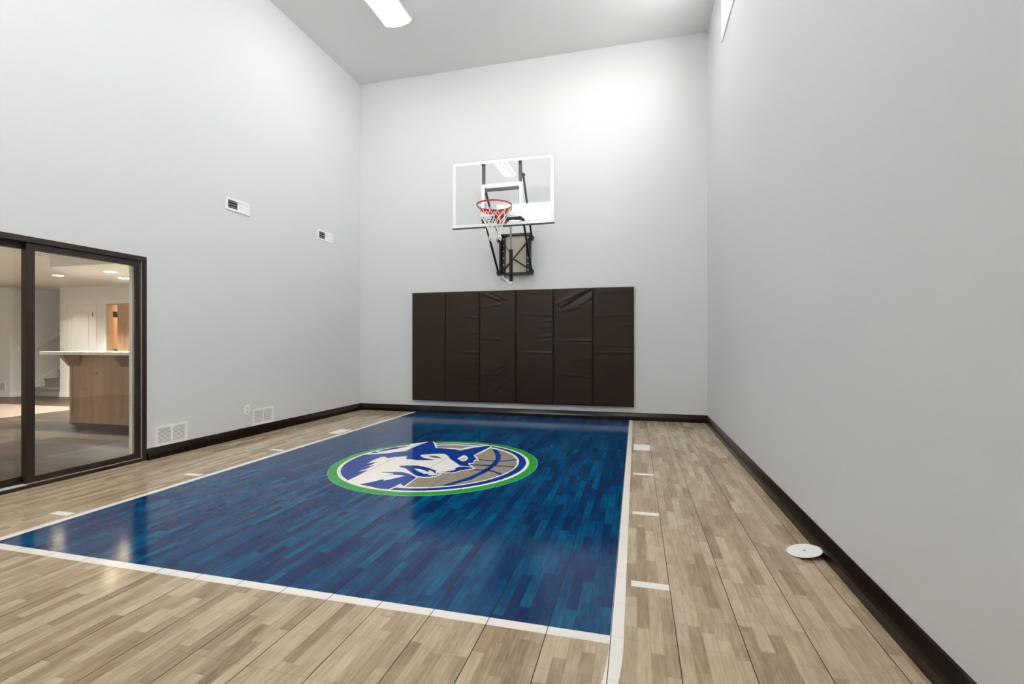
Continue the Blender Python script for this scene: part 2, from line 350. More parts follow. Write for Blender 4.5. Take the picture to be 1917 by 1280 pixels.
SH = {"seam1":[[0.336,0.713],[0.413,0.673],[0.481,0.544],[0.529,0.417],[0.551,0.334],[0.568,0.239],[0.587,0.069],[0.582,-0.034],[0.581,-0.137],[0.566,-0.239],[0.539,-0.346],[0.521,-0.466],[0.477,-0.528],[0.444,-0.596],[0.426,-0.648],[0.38,-0.684],[0.335,-0.689],[0.385,-0.596],[0.418,-0.528],[0.45,-0.453],[0.479,-0.382],[0.492,-0.314],[0.509,-0.253],[0.516,-0.182],[0.526,-0.115],[0.538,-0.02],[0.526,0.173],[0.515,0.268],[0.476,0.404],[0.414,0.558],[0.351,0.691]],"seam2":[[0.338,0.257],[0.338,0.25],[0.402,0.217],[0.526,0.207],[0.618,0.245],[0.716,0.331],[0.73,0.292],[0.684,0.253],[0.629,0.204],[0.567,0.184],[0.466,0.178],[0.356,0.198],[0.358,0.213]],"seam3":[[0.338,0.024],[0.412,0.03],[0.541,0.044],[0.769,0.046],[0.768,0.012],[0.585,0.011],[0.425,-0.009],[0.347,-0.003]],"seam4":[[0.405,-0.167],[0.447,-0.138],[0.47,-0.141],[0.564,-0.134],[0.627,-0.153],[0.696,-0.205],[0.733,-0.234],[0.717,-0.274],[0.649,-0.205],[0.603,-0.177],[0.543,-0.169],[0.481,-0.174],[0.504,-0.164],[0.411,-0.183]],"greytop":[[-0.309,0.717],[-0.264,0.614],[-0.087,0.637],[-0.033,0.638],[-0.009,0.638],[0.05,0.734],[0.117,0.801],[-0.008,0.782],[-0.161,0.761],[-0.273,0.737]],"wolf_right":[[-0.007,-0.903],[0.004,-0.83],[0.069,-0.791],[0.065,-0.694],[0.05,-0.521],[0.104,-0.522],[0.165,-0.506],[0.19,-0.457],[0.189,-0.47],[0.215,-0.382],[0.194,-0.369],[0.169,-0.383],[0.147,-0.33],[0.189,-0.348],[0.234,-0.333],[0.297,-0.314],[0.32,-0.276],[0.337,-0.229],[0.378,-0.189],[0.428,-0.148],[0.436,-0.113],[0.41,-0.077],[0.372,-0.037],[0.322,0.029],[0.33,0.042],[0.333,0.036],[0.358,0.033],[0.352,0.074],[0.338,0.159],[0.353,0.167],[0.376,0.164],[0.337,0.257],[0.269,0.362],[0.287,0.446],[0.302,0.562],[0.317,0.777],[0.297,0.867],[0.243,0.89],[0.203,0.865],[0.16,0.826],[0.117,0.801],[0.05,0.734],[0.01,0.65],[-0.009,0.638],[-0.033,0.638],[-0.087,0.637],[-0.264,0.614],[-0.314,0.73],[-0.384,0.84],[-0.435,0.909],[-0.447,0.906]],"ear_top":[[-0.444,0.902],[-0.493,0.898],[-0.519,0.861],[-0.643,0.715]],"blue_left":[[-0.865,0.101],[-0.838,0.126],[-0.776,0.158],[-0.721,0.184],[-0.655,0.233],[-0.617,0.291],[-0.559,0.33],[-0.534,0.357],[-0.523,0.413],[-0.525,0.576],[-0.514,0.725],[-0.489,0.869],[-0.493,0.898],[-0.473,0.909],[-0.443,0.903],[-0.437,0.889],[-0.368,0.772],[-0.304,0.651],[-0.274,0.594],[-0.135,0.599],[-0.031,0.583],[0.025,0.548],[0.045,0.558],[0.134,0.718],[0.192,0.78],[0.224,0.825],[0.278,0.844],[0.291,0.833],[0.287,0.726],[0.264,0.56],[0.249,0.375],[0.251,0.36],[0.299,0.283],[0.346,0.202],[0.325,0.197],[0.323,0.183],[0.338,0.111],[0.346,0.052],[0.316,0.065],[0.309,0.033],[0.322,0.007],[0.375,-0.062],[0.339,-0.065],[0.267,-0.059],[0.246,-0.039],[0.18,0.042],[0.072,0.164],[0.026,0.242],[-0.009,0.292],[-0.051,0.34],[-0.073,0.356],[-0.143,0.343],[-0.14,0.338],[-0.234,0.295],[-0.282,0.26],[-0.285,0.236],[-0.263,0.197],[-0.208,0.144],[-0.132,0.114],[-0.054,0.091],[-0.095,0.071],[-0.224,0.04],[-0.319,0.048],[-0.346,0.047],[-0.361,0.061],[-0.392,0.148],[-0.404,0.167],[-0.444,0.146],[-0.481,0.11],[-0.505,0.119],[-0.51,0.095],[-0.547,0.039],[-0.579,0.062],[-0.615,0.093],[-0.639,0.054],[-0.647,-0.059],[-0.633,-0.209],[-0.606,-0.169],[-0.57,-0.125],[-0.57,-0.283],[-0.593,-0.345],[-0.531,-0.241],[-0.531,-0.408],[-0.546,-0.418],[-0.552,-0.484],[-0.516,-0.438],[-0.495,-0.411],[-0.488,-0.558],[-0.48,-0.674],[-0.48,-0.739]],"sliver":[[-0.845,0.186],[-0.836,0.266],[-0.822,0.27],[-0.768,0.235],[-0.783,0.223]],"sliver2":[[-0.817,0.268],[-0.804,0.307],[-0.789,0.386],[-0.733,0.505],[-0.596,0.633],[-0.631,0.543],[-0.664,0.453],[-0.73,0.351],[-0.785,0.274]],"mouth":[[-0.276,-0.245],[-0.281,-0.2],[-0.223,-0.176],[-0.162,-0.16],[-0.115,-0.157],[-0.008,-0.198],[0.106,-0.265],[0.125,-0.284],[0.116,-0.298],[0.142,-0.348],[0.167,-0.404],[0.151,-0.426],[0.158,-0.422],[0.198,-0.39],[0.184,-0.424],[0.17,-0.45],[0.139,-0.478],[0.122,-0.48],[0.08,-0.491],[0.037,-0.486],[-0.021,-0.447],[-0.15,-0.32],[-0.198,-0.272],[-0.242,-0.253]],"lip":[[0.171,-0.304],[0.175,-0.314],[0.226,-0.313],[0.284,-0.297],[0.305,-0.269],[0.329,-0.215],[0.37,-0.169],[0.399,-0.141],[0.419,-0.112],[0.38,-0.087],[0.301,-0.087],[0.266,-0.108],[0.252,-0.143],[0.258,-0.172],[0.272,-0.21],[0.244,-0.247],[0.213,-0.282],[0.186,-0.303]],"fang":[[-0.115,-0.263],[-0.065,-0.262],[0.003,-0.292],[0.066,-0.343],[0.049,-0.292],[0.062,-0.286],[0.098,-0.314],[0.138,-0.361],[0.169,-0.409],[0.146,-0.429],[0.099,-0.432],[0.1,-0.404],[0.099,-0.373],[0.083,-0.395],[0.055,-0.405],[0.032,-0.389],[-0.046,-0.328]],"lowfur":[[-0.343,-0.461],[-0.32,-0.44],[-0.205,-0.407],[-0.157,-0.403],[-0.118,-0.416],[-0.06,-0.446],[-0.008,-0.487],[0.039,-0.529],[0.047,-0.66],[0.052,-0.781],[0.022,-0.753],[-0.006,-0.727],[-0.014,-0.819],[-0.027,-0.888],[-0.093,-0.89],[-0.16,-0.877],[-0.171,-0.867],[-0.321,-0.828],[-0.266,-0.751],[-0.216,-0.659],[-0.202,-0.642],[-0.185,-0.686],[-0.131,-0.604],[-0.08,-0.506],[-0.127,-0.491],[-0.242,-0.501],[-0.203,-0.474],[-0.222,-0.454],[-0.269,-0.453]],"eye_green":[[-0.205,0.239],[-0.121,0.251],[-0.079,0.222],[-0.009,0.157],[-0.054,0.163],[-0.102,0.165],[-0.149,0.189]],"eye_hole":[[0.137,0.193],[0.138,0.242],[0.142,0.339],[0.155,0.353],[0.193,0.318],[0.231,0.251],[0.248,0.195],[0.249,0.126],[0.23,0.102],[0.201,0.123],[0.166,0.17]],"eye_green2":[[0.166,0.18],[0.187,0.218],[0.214,0.232],[0.226,0.201],[0.197,0.182]]}
# ------------------------------------------------------------------ painted emblem: round badge with a wolf head over a ball
EC = (-1.87, 4.29)
def ell(c, M2, s=1., a0=0., a1=2*math.pi, n=96):
    out = []
    for i in range(n + (0 if a1 - a0 > 6.28 else 1)):
        a = a0 + (a1 - a0) * i / n; u, v = s*math.cos(a), s*math.sin(a)
        out.append((c[0] + M2[0]*u + M2[1]*v, c[1] + M2[1]*u + M2[2]*v))
    return out
R_OUT = ((-1.8675, 4.2884), (.9768, .0047, 1.0165)); R_WH = ((-1.8722, 4.2933), (.8952, .0056, .9269))
R_NV = ((-1.8726, 4.2939), (.8637, .0064, .8931)); R_WI = ((-1.8698, 4.299), (.7907, .0094, .8403)); R_GR = ((-1.8519, 4.2929), (.7522, .0056, .7957))
def S(k): return [(x + EC[0], y + EC[1]) for x, y in SH[k]]
def ang(R, p):
    dx, dy = p[0] - R[0][0], p[1] - R[0][1]; a, b, d = R[1]; det = a*d - b*b
    return math.atan2((-b*dx + a*dy) / det, (d*dx - b*dy) / det)
def close_on(R, poly, ccw):
    """close an open outline along the ellipse R from its last to its first point"""
    a, b = ang(R, poly[-1]), ang(R, poly[0])
    if ccw:
        while b < a: b += 2*math.pi
    else:
        while b > a: b -= 2*math.pi
    n = max(4, int(abs(b - a) / .06)); pts = []
    for i in range(n + 1):
        t = a + (b - a)*i/n; u, v = math.cos(t), math.sin(t)
        pts.append((R[0][0] + R[1][0]*u + R[1][1]*v, R[0][1] + R[1][1]*u + R[1][2]*v))
    return poly + pts
z = .0012; dz = .0003
def layer(name, polys, mat, k, label, parent): return paint(name, polys, mat, z + dz*k, parent, label)
emb = layer('emblem', [ell(*R_OUT)], 'p_pale', 0, 'round blue, white and green wolf-head emblem painted on the key', floor)
def inset(R, d): return (R[0], (R[1][0] - d, R[1][1], R[1][2] - d))
layer('green_ring', [ell(*inset(R_OUT, .012))], 'p_green', 1, 'green outer ring', emb)
layer('white_ring', [ell(*R_WH)], 'p_white', 3, 'white ring', emb)
layer('navy_ring', [ell(*R_NV)], 'p_navy', 4, 'blue ring', emb)
layer('inner_ring', [ell(*R_WI)], 'p_white', 5, 'white inner ring', emb)
layer('painted_ball', [ell(*R_GR)], 'p_grey', 6, 'grey ball', emb)
for k in ('seam1', 'seam2', 'seam3', 'seam4'): layer('ball_seam', [S(k)], 'p_navy', 7, 'blue ball seam', emb)
sil = S('wolf_right') + S('ear_top')
layer('wolf_head', [close_on(R_WH, sil, True)], 'p_white', 8, 'white wolf head outline', emb)
fur = S('blue_left')
layer('blue_fur', [close_on(R_NV, fur, False)], 'p_navy', 9, 'blue head fur', emb)
layer('blue_fur', [S('lowfur')], 'p_navy', 9, 'blue neck fur', emb)
layer('blue_fur', [S('sliver')], 'p_navy', 9, 'small blue fur stroke', emb)
layer('blue_fur', [S('sliver2')], 'p_navy', 9, 'long thin blue fur stroke', emb)
layer('jaw', [S('mouth')], 'p_navy', 9, 'blue open jaw', emb)
layer('lip', [S('lip')], 'p_navy', 9, 'blue snout edge', emb)
layer('fangs', [S('fang')], 'p_white', 10, 'white teeth', emb)
layer('eye', [S('eye_hole')], 'p_white', 10, 'white right eye', emb)
layer('iris', [S('eye_green')], 'p_eye', 11, 'green left iris', emb)
layer('iris', [S('eye_green2')], 'p_eye', 11, 'green right iris', emb)

# ------------------------------------------------------------------ wall pads
PX = [-3.6746, -3.0741, -2.4737, -1.8622, -1.2524, -.6358, -.0241]
PZ0, PZ1, PYF = .205, 2.018, 7.385
def gs(x, s): return math.exp(-(x/s)**2)
def line_d(u, v, a, b):
    ax, ay = a; bx, by = b; dx, dy = bx-ax, by-ay; L2 = dx*dx+dy*dy
    t = ((u-ax)*dx + (v-ay)*dy)/L2; tc = min(1, max(0, t))
    return math.hypot(u-(ax+tc*dx), v-(ay+tc*dy)), tc
# creases as (start, end, depth, width) in pad units (0..1 across, 0..1 down; distances in metres)
CR = [
 [((.0, .55), (.6, .56), .0012, .02)],
 [((.35, .555), (1, .562), .006, .012), ((.5, .22), (1, .25), .004, .012), ((.7, .05), (.95, .15), .003, .012), ((.6, .2), (1, .16), .003, .01), ((.75, .39), (1, .37), .004, .012),
  ((.7, .46), (1, .47), .003, .01), ((.75, .64), (1, .65), .004, .01), ((.75, .70), (1, .71), .003, .01), ((.75, .78), (1, .79), .004, .012), ((.6, .83), (1, .84), .003, .012), ((.8, .60), (1, .61), .003, .008)],
 [((.05, .02), (.55, .09), .005, .014), ((.2, .0), (.7, .08), .004, .012), ((.1, .15), (.55, .13), .003, .014), ((.1, .43), (.55, .44), .004, .01), ((.35, .72), (.62, .68), .004, .012),
  ((.25, .82), (.6, .73), .005, .012), ((.3, .88), (.6, .76), .004, .012), ((.35, .93), (.7, .82), .004, .012), ((.1, .76), (.5, .75), .003, .012)],
 [((.3, .555), (1, .56), .007, .011), ((.2, .22), (1, .235), .004, .012), ((.75, .29), (1, .275), .005, .012), ((.7, .34), (1, .33), .004, .012), ((.6, .42), (1, .405), .006, .014), ((.7, .46), (1, .445), .004, .012),
  ((.85, .38), (1, .35), .004, .01), ((.6, .69), (1, .68), .002, .012), ((.7, .8), (1, .79), .002, .014), ((0, .03), (.9, .03), .002, .02)],
 [((.2, .15), (.95, .0), .014, .026), ((.1, .13), (.7, .04), .007, .016), ((.7, .14), (1, .08), .006, .016), ((.15, .45), (1, .452), .007, .010), ((.5, .62), (1, .6), .003, .014), ((.2, .74), (1, .765), .004, .012), ((.8, .69), (1, .67), .003, .012), ((.1, .2), (.6, .17), .003, .02)],
 [((.0, .245), (1, .235), .003, .012), ((.1, .49), (1, .5), .003, .012), ((0, .553), (1, .553), .006, .010), ((.5, .33), (1, .32), .002, .014), ((.0, .04), (1, .03), .003, .03)]]
PL = ['leftmost, smoothest of the six brown wall pads under the hoop', 'brown wall pad second from the left, small creases down its right edge', 'brown wall pad third from the left, slanting wrinkles at its lower middle',
      'brown wall pad fourth from the left, directly under the net bracket, creased right edge', 'brown wall pad second from the right, large diagonal fold at its top', 'rightmost of the six brown wall pads, long level creases']
for i in range(6):
    x0, x1 = PX[i] + .0016, PX[i+1] - .0016; w = x1 - x0; hgt = PZ1 - PZ0
    bm = bmesh.new(); nu, nv = 44, 132; er = .012; grid = []
    for b in range(nv + 1):
        row = []
        for a in range(nu + 1):
            u, v = a/nu, b/nv; x = x0 + w*u; zz = PZ1 - hgt*v
            ex = min(u*w, (1-u)*w); ez = min(v*hgt, (1-v)*hgt); e = min(ex, ez)
            y = PYF + (er - math.sqrt(max(0, er*er - max(0, er-e)**2)) if e < er else 0)
            if e > .001:
                d = 0
                for (p, q, dep, wd) in CR[i]:
                    dd, t = line_d(u*w, v*hgt, (p[0]*w, p[1]*hgt), (q[0]*w, q[1]*hgt))
                    s2 = 1 if v*hgt > (p[1]+(q[1]-p[1])*t)*hgt else -1
                    d += dep * gs(dd, wd) * (.35 + .65*t) + dep*.6*gs(dd - wd*1.6, wd) * -s2 * (.3 + .7*t)
                y -= d * min(1, e/.02) * 1.25
                y -= .0035 * math.sin(math.pi*u) * math.sin(math.pi*v)
            row.append(bm.verts.new((x, y, zz)))
        grid.append(row)
    for b in range(nv):
        for a in range(nu): bm.faces.new((grid[b][a], grid[b][a+1], grid[b+1][a+1], grid[b+1][a]))
    # sides and back
    ring = [grid[0][a] for a in range(nu+1)] + [grid[b][nu] for b in range(1, nv+1)] + [grid[nv][a] for a in range(nu-1, -1, -1)] + [grid[b][0] for b in range(nv-1, 0, -1)]
    bk = [bm.verts.new((v.co.x, YF - .006, v.co.z)) for v in ring]; n = len(ring)
    for k in range(n): bm.faces.new((ring[k], ring[(k+1) % n], bk[(k+1) % n], bk[k]))
    bm.faces.new(bk)
    root = thing('wall_pad', PL[i], 'wall pad', ((x0+x1)/2, YF - .03, PZ0), 'brown padded panels under the hoop')
    obj('cover', bm, 'vinyl', root, smooth=True)
    obj('backing_board', B(((x0+.004, YF - .006, PZ0 + .004), (x1-.004, YF - .0005, PZ1 - .004))), 'ply', root)

# ------------------------------------------------------------------ backboard, hoop and wall mount
bb = thing('basketball_backboard', 'clear glass backboard with white border, folded out from the wall', 'backboard', (-1.866, 6.6, 2.845))
GX0, GX1, GZ0, GZ1, GY = -2.627, -1.105, 2.852, 3.822, 6.60
obj('glass_panel', B(((GX0 + .004, GY, GZ0 + .008), (GX1 - .004, GY + .012, GZ1 - .004))), 'boardglass', bb, label='clear glass panel')
bw = .051
obj('border', B(((GX0+.004, GY-.001, GZ0+.006), (GX1-.004, GY-.0003, GZ0+bw)), ((GX0+.004, GY-.001, GZ1-bw), (GX1-.004, GY-.0003, GZ1-.004)),
    ((GX0+.004, GY-.001, GZ0+bw), (GX0+bw, GY-.0003, GZ1-bw)), ((GX1-bw, GY-.001, GZ0+bw), (GX1-.004, GY-.0003, GZ1-bw))), 'boardpaint', bb, label='white painted border')
qx0, qx1, qz0, qz1 = -2.176, -1.560, 3.005, 3.472
obj('target_square', B(((qx0, GY-.001, qz0), (qx1, GY-.0003, qz0+bw)), ((qx0, GY-.001, qz1-bw), (qx1, GY-.0003, qz1)),
    ((qx0, GY-.001, qz0+bw), (qx0+bw, GY-.0003, qz1-bw)), ((qx1-bw, GY-.001, qz0+bw), (qx1, GY-.0003, qz1-bw))), 'boardpaint', bb, label='white painted target square')
obj('edge_frame', B(((GX0, GY-.004, GZ1-.004), (GX1, GY+.03, GZ1)), ((GX0, GY-.004, GZ0+.012), (GX0+.004, GY+.03, GZ1-.004)), ((GX1-.004, GY-.004, GZ0+.012), (GX1, GY+.03, GZ1-.004))), 'alu', bb, label='thin metal edge')
obj('bottom_rail', B(((GX0, GY-.005, GZ0-.006), (GX1, GY+.035, GZ0+.010)), bev=.002), 'alu_dark', bb, label='dark lower edge rail')
bm = bmesh.new()
UX0, UX1, UY = -2.160, -1.605, 6.66
for x in (UX0, UX1): box(bm, (x-.021, UY-.02, 2.93), (x+.021, UY+.02, 3.80), .003)
box(bm, (UX0+.021, UY-.018, 3.385), (UX1-.021, UY+.018, 3.425), .003)
box(bm, (UX0+.021, UY-.018, 2.932), (UX1-.021, UY+.018, 2.985), .003)
for x in (UX0, UX1):
    for zz in (2.96, 3.77): box(bm, (x-.018, GY+.012, zz-.018), (x+.018, UY-.02, zz+.018))
obj('support_frame', bm, 'alu_dark', bb, label='dark steel frame behind the glass')
# bracket that carries the rim (front of glass)
rc = Vector((-1.866, 6.215, 3.045)); rr = .2365
hoop = thing('basketball_hoop', 'red rim with white net bolted to the glass backboard', 'basketball hoop', (-1.866, 6.598, 2.94))
bm = bmesh.new(); tube(bm, [(rc.x + rr*math.cos(a*2*math.pi/64), rc.y + rr*math.sin(a*2*math.pi/64), rc.z) for a in range(64)], .0095, 10, True)
obj('rim', bm, 'red', hoop, smooth=True)
bm = bmesh.new()   # curved skirt plate under the rear half of the rim
A0, A1 = math.radians(5), math.radians(175); n = 28; dn = []
for i in range(n + 1):
    a = A0 + (A1 - A0)*i/n; f = math.sin((a - A0)/(A1 - A0)*math.pi) ** .5 if 0 < i < n else .0
    dn.append((a, .024 + .044*f))
for i in range(n):
    (a, d), (b, e) = dn[i], dn[i+1]
    for r0, r1 in ((rr + .004, rr + .008),):
        vs = []
        for (t, h) in ((a, d), (b, e)):
            for r in (r0, r1):
                for zz in (rc.z - .003, rc.z - h): vs.append(bm.verts.new((rc.x + r*math.cos(t), rc.y + r*math.sin(t), zz)))
        q = vs; bm.faces.new((q[0], q[1], q[5], q[4])); bm.faces.new((q[2], q[6], q[7], q[3])); bm.faces.new((q[1], q[3], q[7], q[5])); bm.faces.new((q[0], q[4], q[6], q[2]))
        bm.faces.new((q[0], q[2], q[3], q[1])); bm.faces.new((q[4], q[5], q[7], q[6]))
obj('rim_skirt', bm, 'red', hoop)
bm = bmesh.new()
prism(bm, [(6.452, 3.035), (6.575, 3.035), (6.575, 2.885), (6.50, 2.905)], rc.x - .062, rc.x + .062, 'YZ')
obj('bracket', bm, 'red', hoop, label='red box bracket')
obj('mounting_plate', B(((rc.x-.075, 6.575, 2.885), (rc.x+.075, GY-.0012, 3.05)), bev=.003), 'red', hoop)
for sx in (-1, 1):
    bm = bmesh.new(); tube(bm, [(rc.x + sx*.082, 6.515, 2.965), (rc.x + sx*.082, 6.592, 2.965)], .014, 12)
    box(bm, (rc.x + sx*.068, 6.545, 2.92), (rc.x + sx*.092, 6.574, 3.01), .003)
    obj('spring_housing', bm, 'steel', hoop, label='black breakaway spring housing')
hooks = []
for k in range(12):
    a = (k + .5)*2*math.pi/12; p = rc + Vector((math.cos(a)*rr, math.sin(a)*rr, 0)); hooks.append(a)
    bm = bmesh.new(); tube(bm, [p + Vector((0, 0, -.006)), p + Vector((-.006*math.cos(a), -.006*math.sin(a), -.022)), p + Vector((-.012*math.cos(a), -.012*math.sin(a), -.018))], .0032, 6); obj('net_hook', bm, 'alu_dark', hoop)
bm = bmesh.new()
lv = [(0., .232), (.085, .205), (.17, .155), (.245, .110), (.31, .088), (.375, .082), (.43, .080)]
def npnt(k, L, off=0.):
    zz, r = lv[L]; a = (k + .5)*2*math.pi/12 + (math.pi/12 if L % 2 else 0) + off
    sway = Vector((.012, .0, 0)) * (zz/.43)**2
    jit = .008*math.sin(k*5.1 + L*2.3) if L > 2 else 0
    return rc + Vector((math.cos(a)*(r+jit), math.sin(a)*(r+jit), -.02 - zz)) + sway
for k in range(12):
    for L in range(6):
        p = npnt(k, L)
        for q in ((npnt(k, L+1), npnt(k-1, L+1)) if L % 2 == 0 else (npnt(k, L+1), npnt(k+1, L+1))):
            mid = (p + q)/2 + Vector((0, 0, -.004))
            tube(bm, [p, mid, q], .0042 if L < 5 else .005, 6)
    p = npnt(k, 6); q = npnt(k+1, 6)
    if k % 2 == 0: tube(bm, [p, (p+q)/2 + Vector((0, 0, -.035)), q], .005, 6)
obj('net', bm, 'cord', hoop, smooth=True)
# wall mount
mt = thing('backboard_mount', 'dark steel wall mount with arms and crank actuator holding the backboard', 'wall mount', (-1.86, YF, 2.25))
FX0, FX1, FZ0, FZ1, FY0, FY1 = -2.112, -1.598, 2.25, 2.915, 7.30, 7.385
obj('wall_board', B(((FX0+.03, FY1+.002, FZ0+.03), (FX1-.03, YF-.0005, FZ1-.01)), bev=.002), 'ply', mt, label='pale plywood backing board')
bm = bmesh.new()
box(bm, (FX0, FY0, FZ0+.045), (FX0+.028, FY1, FZ1-.035), .002); box(bm, (FX0+.028, FY1-.012, FZ0+.045), (FX0+.088, FY1, FZ1-.035))
box(bm, (FX1-.028, FY0, FZ0+.045), (FX1, FY1, FZ1-.035), .002); box(bm, (FX1-.088, FY1-.012, FZ0+.045), (FX1-.028, FY1, FZ1-.035))
box(bm, (FX0-.004, FY1-.035, FZ1-.035), (FX1+.004, FY1+.002, FZ1), .002)
box(bm, (FX0-.004, FY1-.035, FZ0), (FX1+.004, FY1+.002, FZ0+.045), .002)
obj('wall_frame', bm, 'steel', mt)
hub = Vector((-1.872, 7.29, 2.50))
for p in ((FX0+.05, 7.37, 2.79), (FX1-.05, 7.37, 2.79), (FX0+.05, 7.37, 2.33), (FX1-.05, 7.37, 2.35)):
    bm = bmesh.new(); bar(bm, p, hub, .024 if p[2] < 2.5 or p[0] > -1.8 else .012, .012, (0, 1, 0)); obj('cross_brace', bm, 'steel', mt)
for x, zs in ((FX0+.058, (2.33, 2.42, 2.53, 2.64, 2.73, 2.83)), (FX1-.058, (2.33, 2.43, 2.52, 2.84))):
    for zz in zs:
        bm = bmesh.new(); lathe(bm, (x, FY1-.012, zz), [(.0125, 0), (.0125, -.010), (.006, -.011), (.006, -.02)], 8, 'Y'); obj('bolt', bm, 'bolt', mt)
for nm, p, q in (('upper', (UX0+.012, 6.705, 3.42), (FX0-.016, 7.33, 2.82)), ('upper', (UX1-.0+.03, 6.705, 3.60), (FX1+.016, 7.33, 2.82)),
                 ('lower', (UX0+.012, 6.705, 2.945), (FX0-.016, 7.33, 2.285)), ('lower', (UX1+.03, 6.705, 2.945), (FX1+.016, 7.33, 2.295))):
    bm = bmesh.new(); bar(bm, p, q, .026, .036)
    for e in (p, q): lathe(bm, (e[0] - .022, e[1], e[2]), [(.022, 0), (.022, .044)], 14, 'X')
    obj('arm', bm, 'steel', mt, label='%s arm' % nm)
for x in (UX0, UX1):
    for zz in (3.42 if x == UX0 else 3.60, 2.945):
        bm = bmesh.new(); box(bm, (x-.03, UY+.0205, zz-.03), (x+.03, 6.715, zz+.03), .003); obj('pivot_bracket', bm, 'steel', mt)
for x in (FX0-.016, FX1+.016):
    for zz in (2.82, 2.29):
        bm = bmesh.new(); box(bm, (x-.02, 7.30, zz-.04), (x+.02, 7.38, zz+.04), .003); tube(bm, [(x-.035, 7.33, zz), (x+.035, 7.33, zz)], .012, 10)
        obj('pivot_bracket', bm, 'steel', mt)
a1, a0, a2 = Vector((-1.776, 6.76, 2.905)), Vector((-1.806, 6.93, 2.59)), Vector((-1.852, 7.07, 2.118))
a0 = a1 + (a2 - a1)*.42
bm = bmesh.new(); tube(bm, [a1, a0 + (a2-a1)*.02], .016, 14); obj('actuator_rod', bm, 'chrome', mt, True, label='chrome actuator rod')
bm = bmesh.new(); tube(bm, [a0, a0 + (a2-a0)*.03, a0 + (a2-a0)*.97, a2], [.0255, .028, .028, .026], 18)
bar(bm, a0 + (a2-a0)*.35 + Vector((0, .0, 0)), hub, .03, .03); obj('actuator_housing', bm, 'steelbrown', mt, True, label='dark brown actuator tube')
bm = bmesh.new(); tube(bm, [(-2.06, 7.33, 2.255), (-2.03, 7.27, 2.20), (-1.97, 7.2, 2.155), (-1.91, 7.12, 2.115), (-1.865, 7.075, 2.095)], [.006, .008, .009, .012, .02], 8)
lathe(bm, (-1.853, 7.071, 2.075), [(.012, 0), (.026, .012), (.026, .03), (.01, .04)], 14); obj('crank_hook', bm, 'white', mt, True, label='white crank hook')
bm = bmesh.new(); bar(bm, (-2.07, 7.34, 2.25), (-2.01, 7.30, 2.32), .018); obj('hook_lever', bm, 'steel', mt)
bm = bmesh.new(); box(bm, (-1.80, 6.70, 2.895), (-1.75, 6.78, 2.93), .003); bar(bm, (UX0, 6.70, 2.955), (UX1, 6.70, 2.955), .03); obj('actuator_crossbar', bm, 'steel', mt)
# ------------------------------------------------------------------ things on the left wall of the court
def high_vent(y0, y1, z0, z1, lab):
    t = thing('wall_register', lab, 'air vent', (XL, (y0+y1)/2, z0), 'small air registers high on the left wall')
    f = .016; ym = y0 + (y1-y0)*.49; x1 = XL + .010
    obj('frame', B(((XL, y0, z0), (x1, y1, z0+.026)), ((XL, y0, z1-.026), (x1, y1, z1)), ((XL, y0, z0+.026), (x1, y0+.028, z1-.026)),
        ((XL, y1-.028, z0+.026), (x1, y1, z1-.026)), ((XL, ym-.008, z0+.026), (x1, ym+.008, z1-.026)), bev=.0015), 'white', t)
    obj('duct_opening', B(((XL-.0, y0+.028, z0+.026), (XL+.002, ym-.008, z1-.026))), 'dark', t, label='dark open half')
    bm = bmesh.new()
    for k in range(3):
        zz = z0 + .026 + (z1-z0-.052)*(k+.5)/3; bar(bm, (XL+.006, y0+.028, zz), (XL+.006, ym-.008, zz), .003, .010)
    obj('louvres', bm, 'louvre', t)
    bm = bmesh.new(); box(bm, (XL, ym+.008, z0+.026), (XL+.004, y1-.028, z1-.026))
    for k in range(6):
        yy = ym + .02 + (y1-.028-ym-.02)*(k+.3)/6; box(bm, (XL+.004, yy, z0+.032), (XL+.0065, yy+.012, z1-.032))
    obj('closed_louvres', bm, 'white', t)
    for ys in (y0+.010, y1-.016): obj('screw', B(((x1, ys, (z0+z1)/2-.003), (x1+.001, ys+.006, (z0+z1)/2+.003))), 'louvre', t)
high_vent(4.605, 4.965, 2.758, 2.905, 'white air register high on the left wall, the nearer and larger-looking of the two')
high_vent(6.29, 6.655, 2.758, 2.912, 'white air register high on the left wall, the one nearer the corner')
def low_grille(y0, y1, z0, z1, lab):
    t = thing('return_grille', lab, 'air vent', (XL, (y0+y1)/2, z0), 'low louvred grilles above the left baseboard')
    x1 = XL + .010; b = .030; ym = (y0+y1)/2
    obj('frame', B(((XL, y0, z0), (x1, y1, z0+.026)), ((XL, y0, z1-.022), (x1, y1, z1)), ((XL, y0, z0+.026), (x1, y0+b, z1-.022)),
        ((XL, y1-b, z0+.026), (x1, y1, z1-.022)), ((XL, ym-.008, z0+.026), (x1, ym+.008, z1-.022)), bev=.0015), 'white', t)
    obj('backing', B(((XL, y0+b, z0+.026), (XL+.0012, y1-b, z1-.022))), 'dark', t, label='dark gap behind the louvres')
    bm = bmesh.new(); n = 12
    for k in range(n):
        zz = z0 + .026 + (z1-z0-.048)*(k+.5)/n
        for ya, yb in ((y0+b, ym-.008), (ym+.008, y1-b)): bar(bm, (XL+.0055, ya, zz), (XL+.0055, yb, zz), .007, .0088)
    obj('louvres', bm, 'white', t)
low_grille(3.745, 4.105, .112, .318, 'white louvred return grille beside the sliding door')
low_grille(5.005, 5.37, .115, .322, 'white louvred return grille beside the wall outlet')
t = thing('wall_outlet', 'small white electrical outlet on the left wall beside the farther low grille', 'outlet', (XL, 4.921, .29))
obj('cover_plate', B(((XL, 4.885, .275), (XL+.006, 4.962, .395)), bev=.002), 'white', t)
